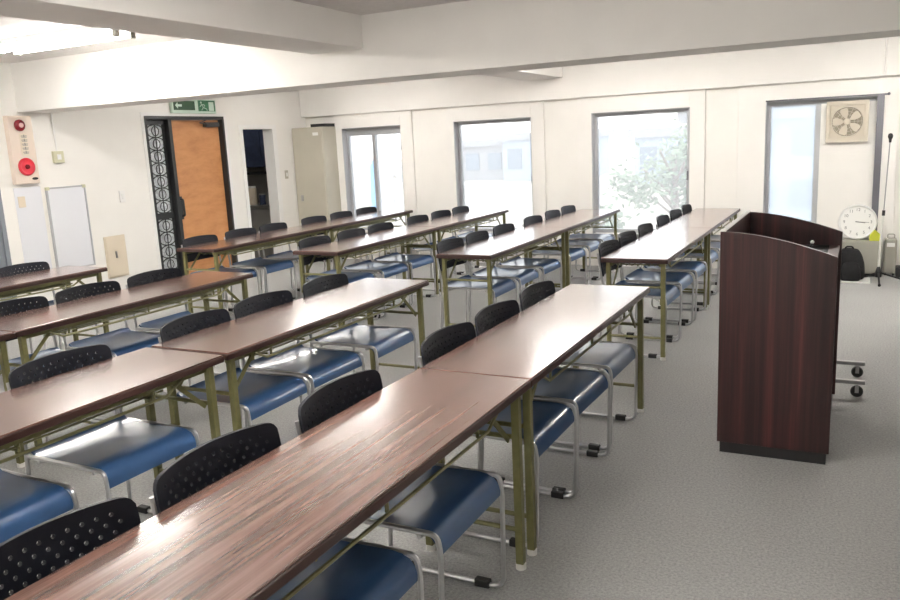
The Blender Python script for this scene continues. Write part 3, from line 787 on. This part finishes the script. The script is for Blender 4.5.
# ------------------------------------------------------------------ outside
struct(MB().box(-60, 60, YW+.16, 80, -.6, -.25).build('ground', 'ground'))
def building(name, label, x, y, wx, wy, h, m, cols, rws, roof=.3, sm='bld_win'):
    t = thing(name, label, 'building', (x, y, -.25))
    MB().box(-wx/2, wx/2, -wy/2, wy/2, 0, h).build('wall', m, t)
    MB().box(-wx/2-.2, wx/2+.2, -wy/2-.2, wy/2+.2, h, h+roof).build('roof', 'bld_grey', t)
    for i in range(cols):
        for j in range(rws):
            cx = -wx/2+wx*(i+.5)/cols; cz = h*(j+.55)/rws
            fw = MB().box(cx-wx/cols*.3, cx+wx/cols*.3, -wy/2-.05, -wy/2+.02, cz-h/rws*.25, cz+h/rws*.25).build('window', sm, t)
    return t
building('apartment_building', 'grey building far outside the second window', -14.2, 31, 2.2, 4, 1.5, 'bld_grey', 2, 1)
building('house', 'pale blue house outside, right half of the second window', -11.0, 30, 3.2, 5, 1.7, 'bld_blue', 3, 1)
building('house', 'pale house outside at the left of the third window', -4.6, 26, 3.0, 4, 1.6, 'bld_blue', 3, 1)
building('warehouse', 'long pale blue building outside the rightmost window', .5, 14, 5.0, 4, 1.9, 'bld_blue', 6, 2)

def tree(label, x, y, h, r, n, seed):
    t = thing('leafy_tree', label, 'tree', (x, y, -.25))
    tk = MB().tube([(0, 0, 0), (.05, 0, h*.35), (0, .05, h*.8)], .05, 8)
    rnd = random.Random(seed)
    for k in range(8):
        a = rnd.uniform(0, 2*PI); z = h*rnd.uniform(.2, .6)
        tk.tube([(0, 0, z), (r*.6*math.cos(a), r*.6*math.sin(a), z+h*.25)], .02, 6)
    tk.build('trunk', 'bark', t)
    lf = MB()
    clumps = [(Vector((rnd.uniform(-.75, .75)*r, rnd.uniform(-.75, .75)*r, h*rnd.uniform(.25, .95))), rnd.uniform(.22, .42)*r) for _ in range(16)]
    for k in range(n):
        c, cr = rnd.choice(clumps)
        p = c+Vector((rnd.gauss(0, .55), rnd.gauss(0, .55), rnd.gauss(0, .55)))*cr
        p.z = max(.05, p.z)
        d = Vector((rnd.uniform(-1, 1), rnd.uniform(-1, 1), rnd.uniform(-.6, .6))).normalized(); e = d.orthogonal().normalized()*rnd.uniform(.02, .035); d = d*rnd.uniform(.05, .09)
        lf.add([p-d, p+e, p+d, p-e], [(0, 1, 2, 3)])
    o = lf.build('foliage', 'leaf', t); return t
tree('pale green tree outside at the right of the third window', -1.65, 8.7, 1.75, .85, 1500, 2)
tree('low pale bush outside below the third window', -2.25, 6.3, .8, .4, 420, 4)

ts = thing('blue_sheet', 'bright blue sheet outside behind the leftmost window mullion', 'sheet', (-5.62, 6.2, -.25))
MB().prism([(-.09, .4), (.10, .4), (.09, 1.55), (.03, 1.62), (-.04, 1.45)], 'y', -.03, .03).build('cloth', 'tarp', ts)
MB().cyl((-.09, 0, 0), (-.06, 0, 1.5), .015, 8).cyl((.10, 0, 0), (.09, 0, 1.6), .015, 8).build('post', 'paint_rail', ts)
sr = thing('outdoor_stair', 'pale outdoor stair with rails outside the leftmost window', 'stair', (-5.3, 7.2, -.25))
for k in range(8):
    MB().box(-.25+k*.16-.1, -.25+k*.16+.12, -.4, .4, 1.25-k*.15, 1.29-k*.15).build('tread', 'ground', sr)
for s in (-.4, .4):
    MB().tube([(-.4, s, 1.9), (1.1, s, .55)], .015, 8).tube([(-.4, s, 1.6), (1.1, s, .25)], .012, 8).build('rail', 'paint_rail', sr)
    MB().box(-.9, .9, -.02, .02, -.09, .0, Matrix.Translation((.3, s, .85)) @ Matrix.Rotation(math.radians(43), 4, 'Y')).build('stringer', 'paint_rail', sr)
    for xx, zz in ((-.35, 1.85), (.3, 1.25), (.95, .68)): MB().cyl((xx, s, 0), (xx, s, zz), .012, 8).build('post', 'paint_rail', sr)
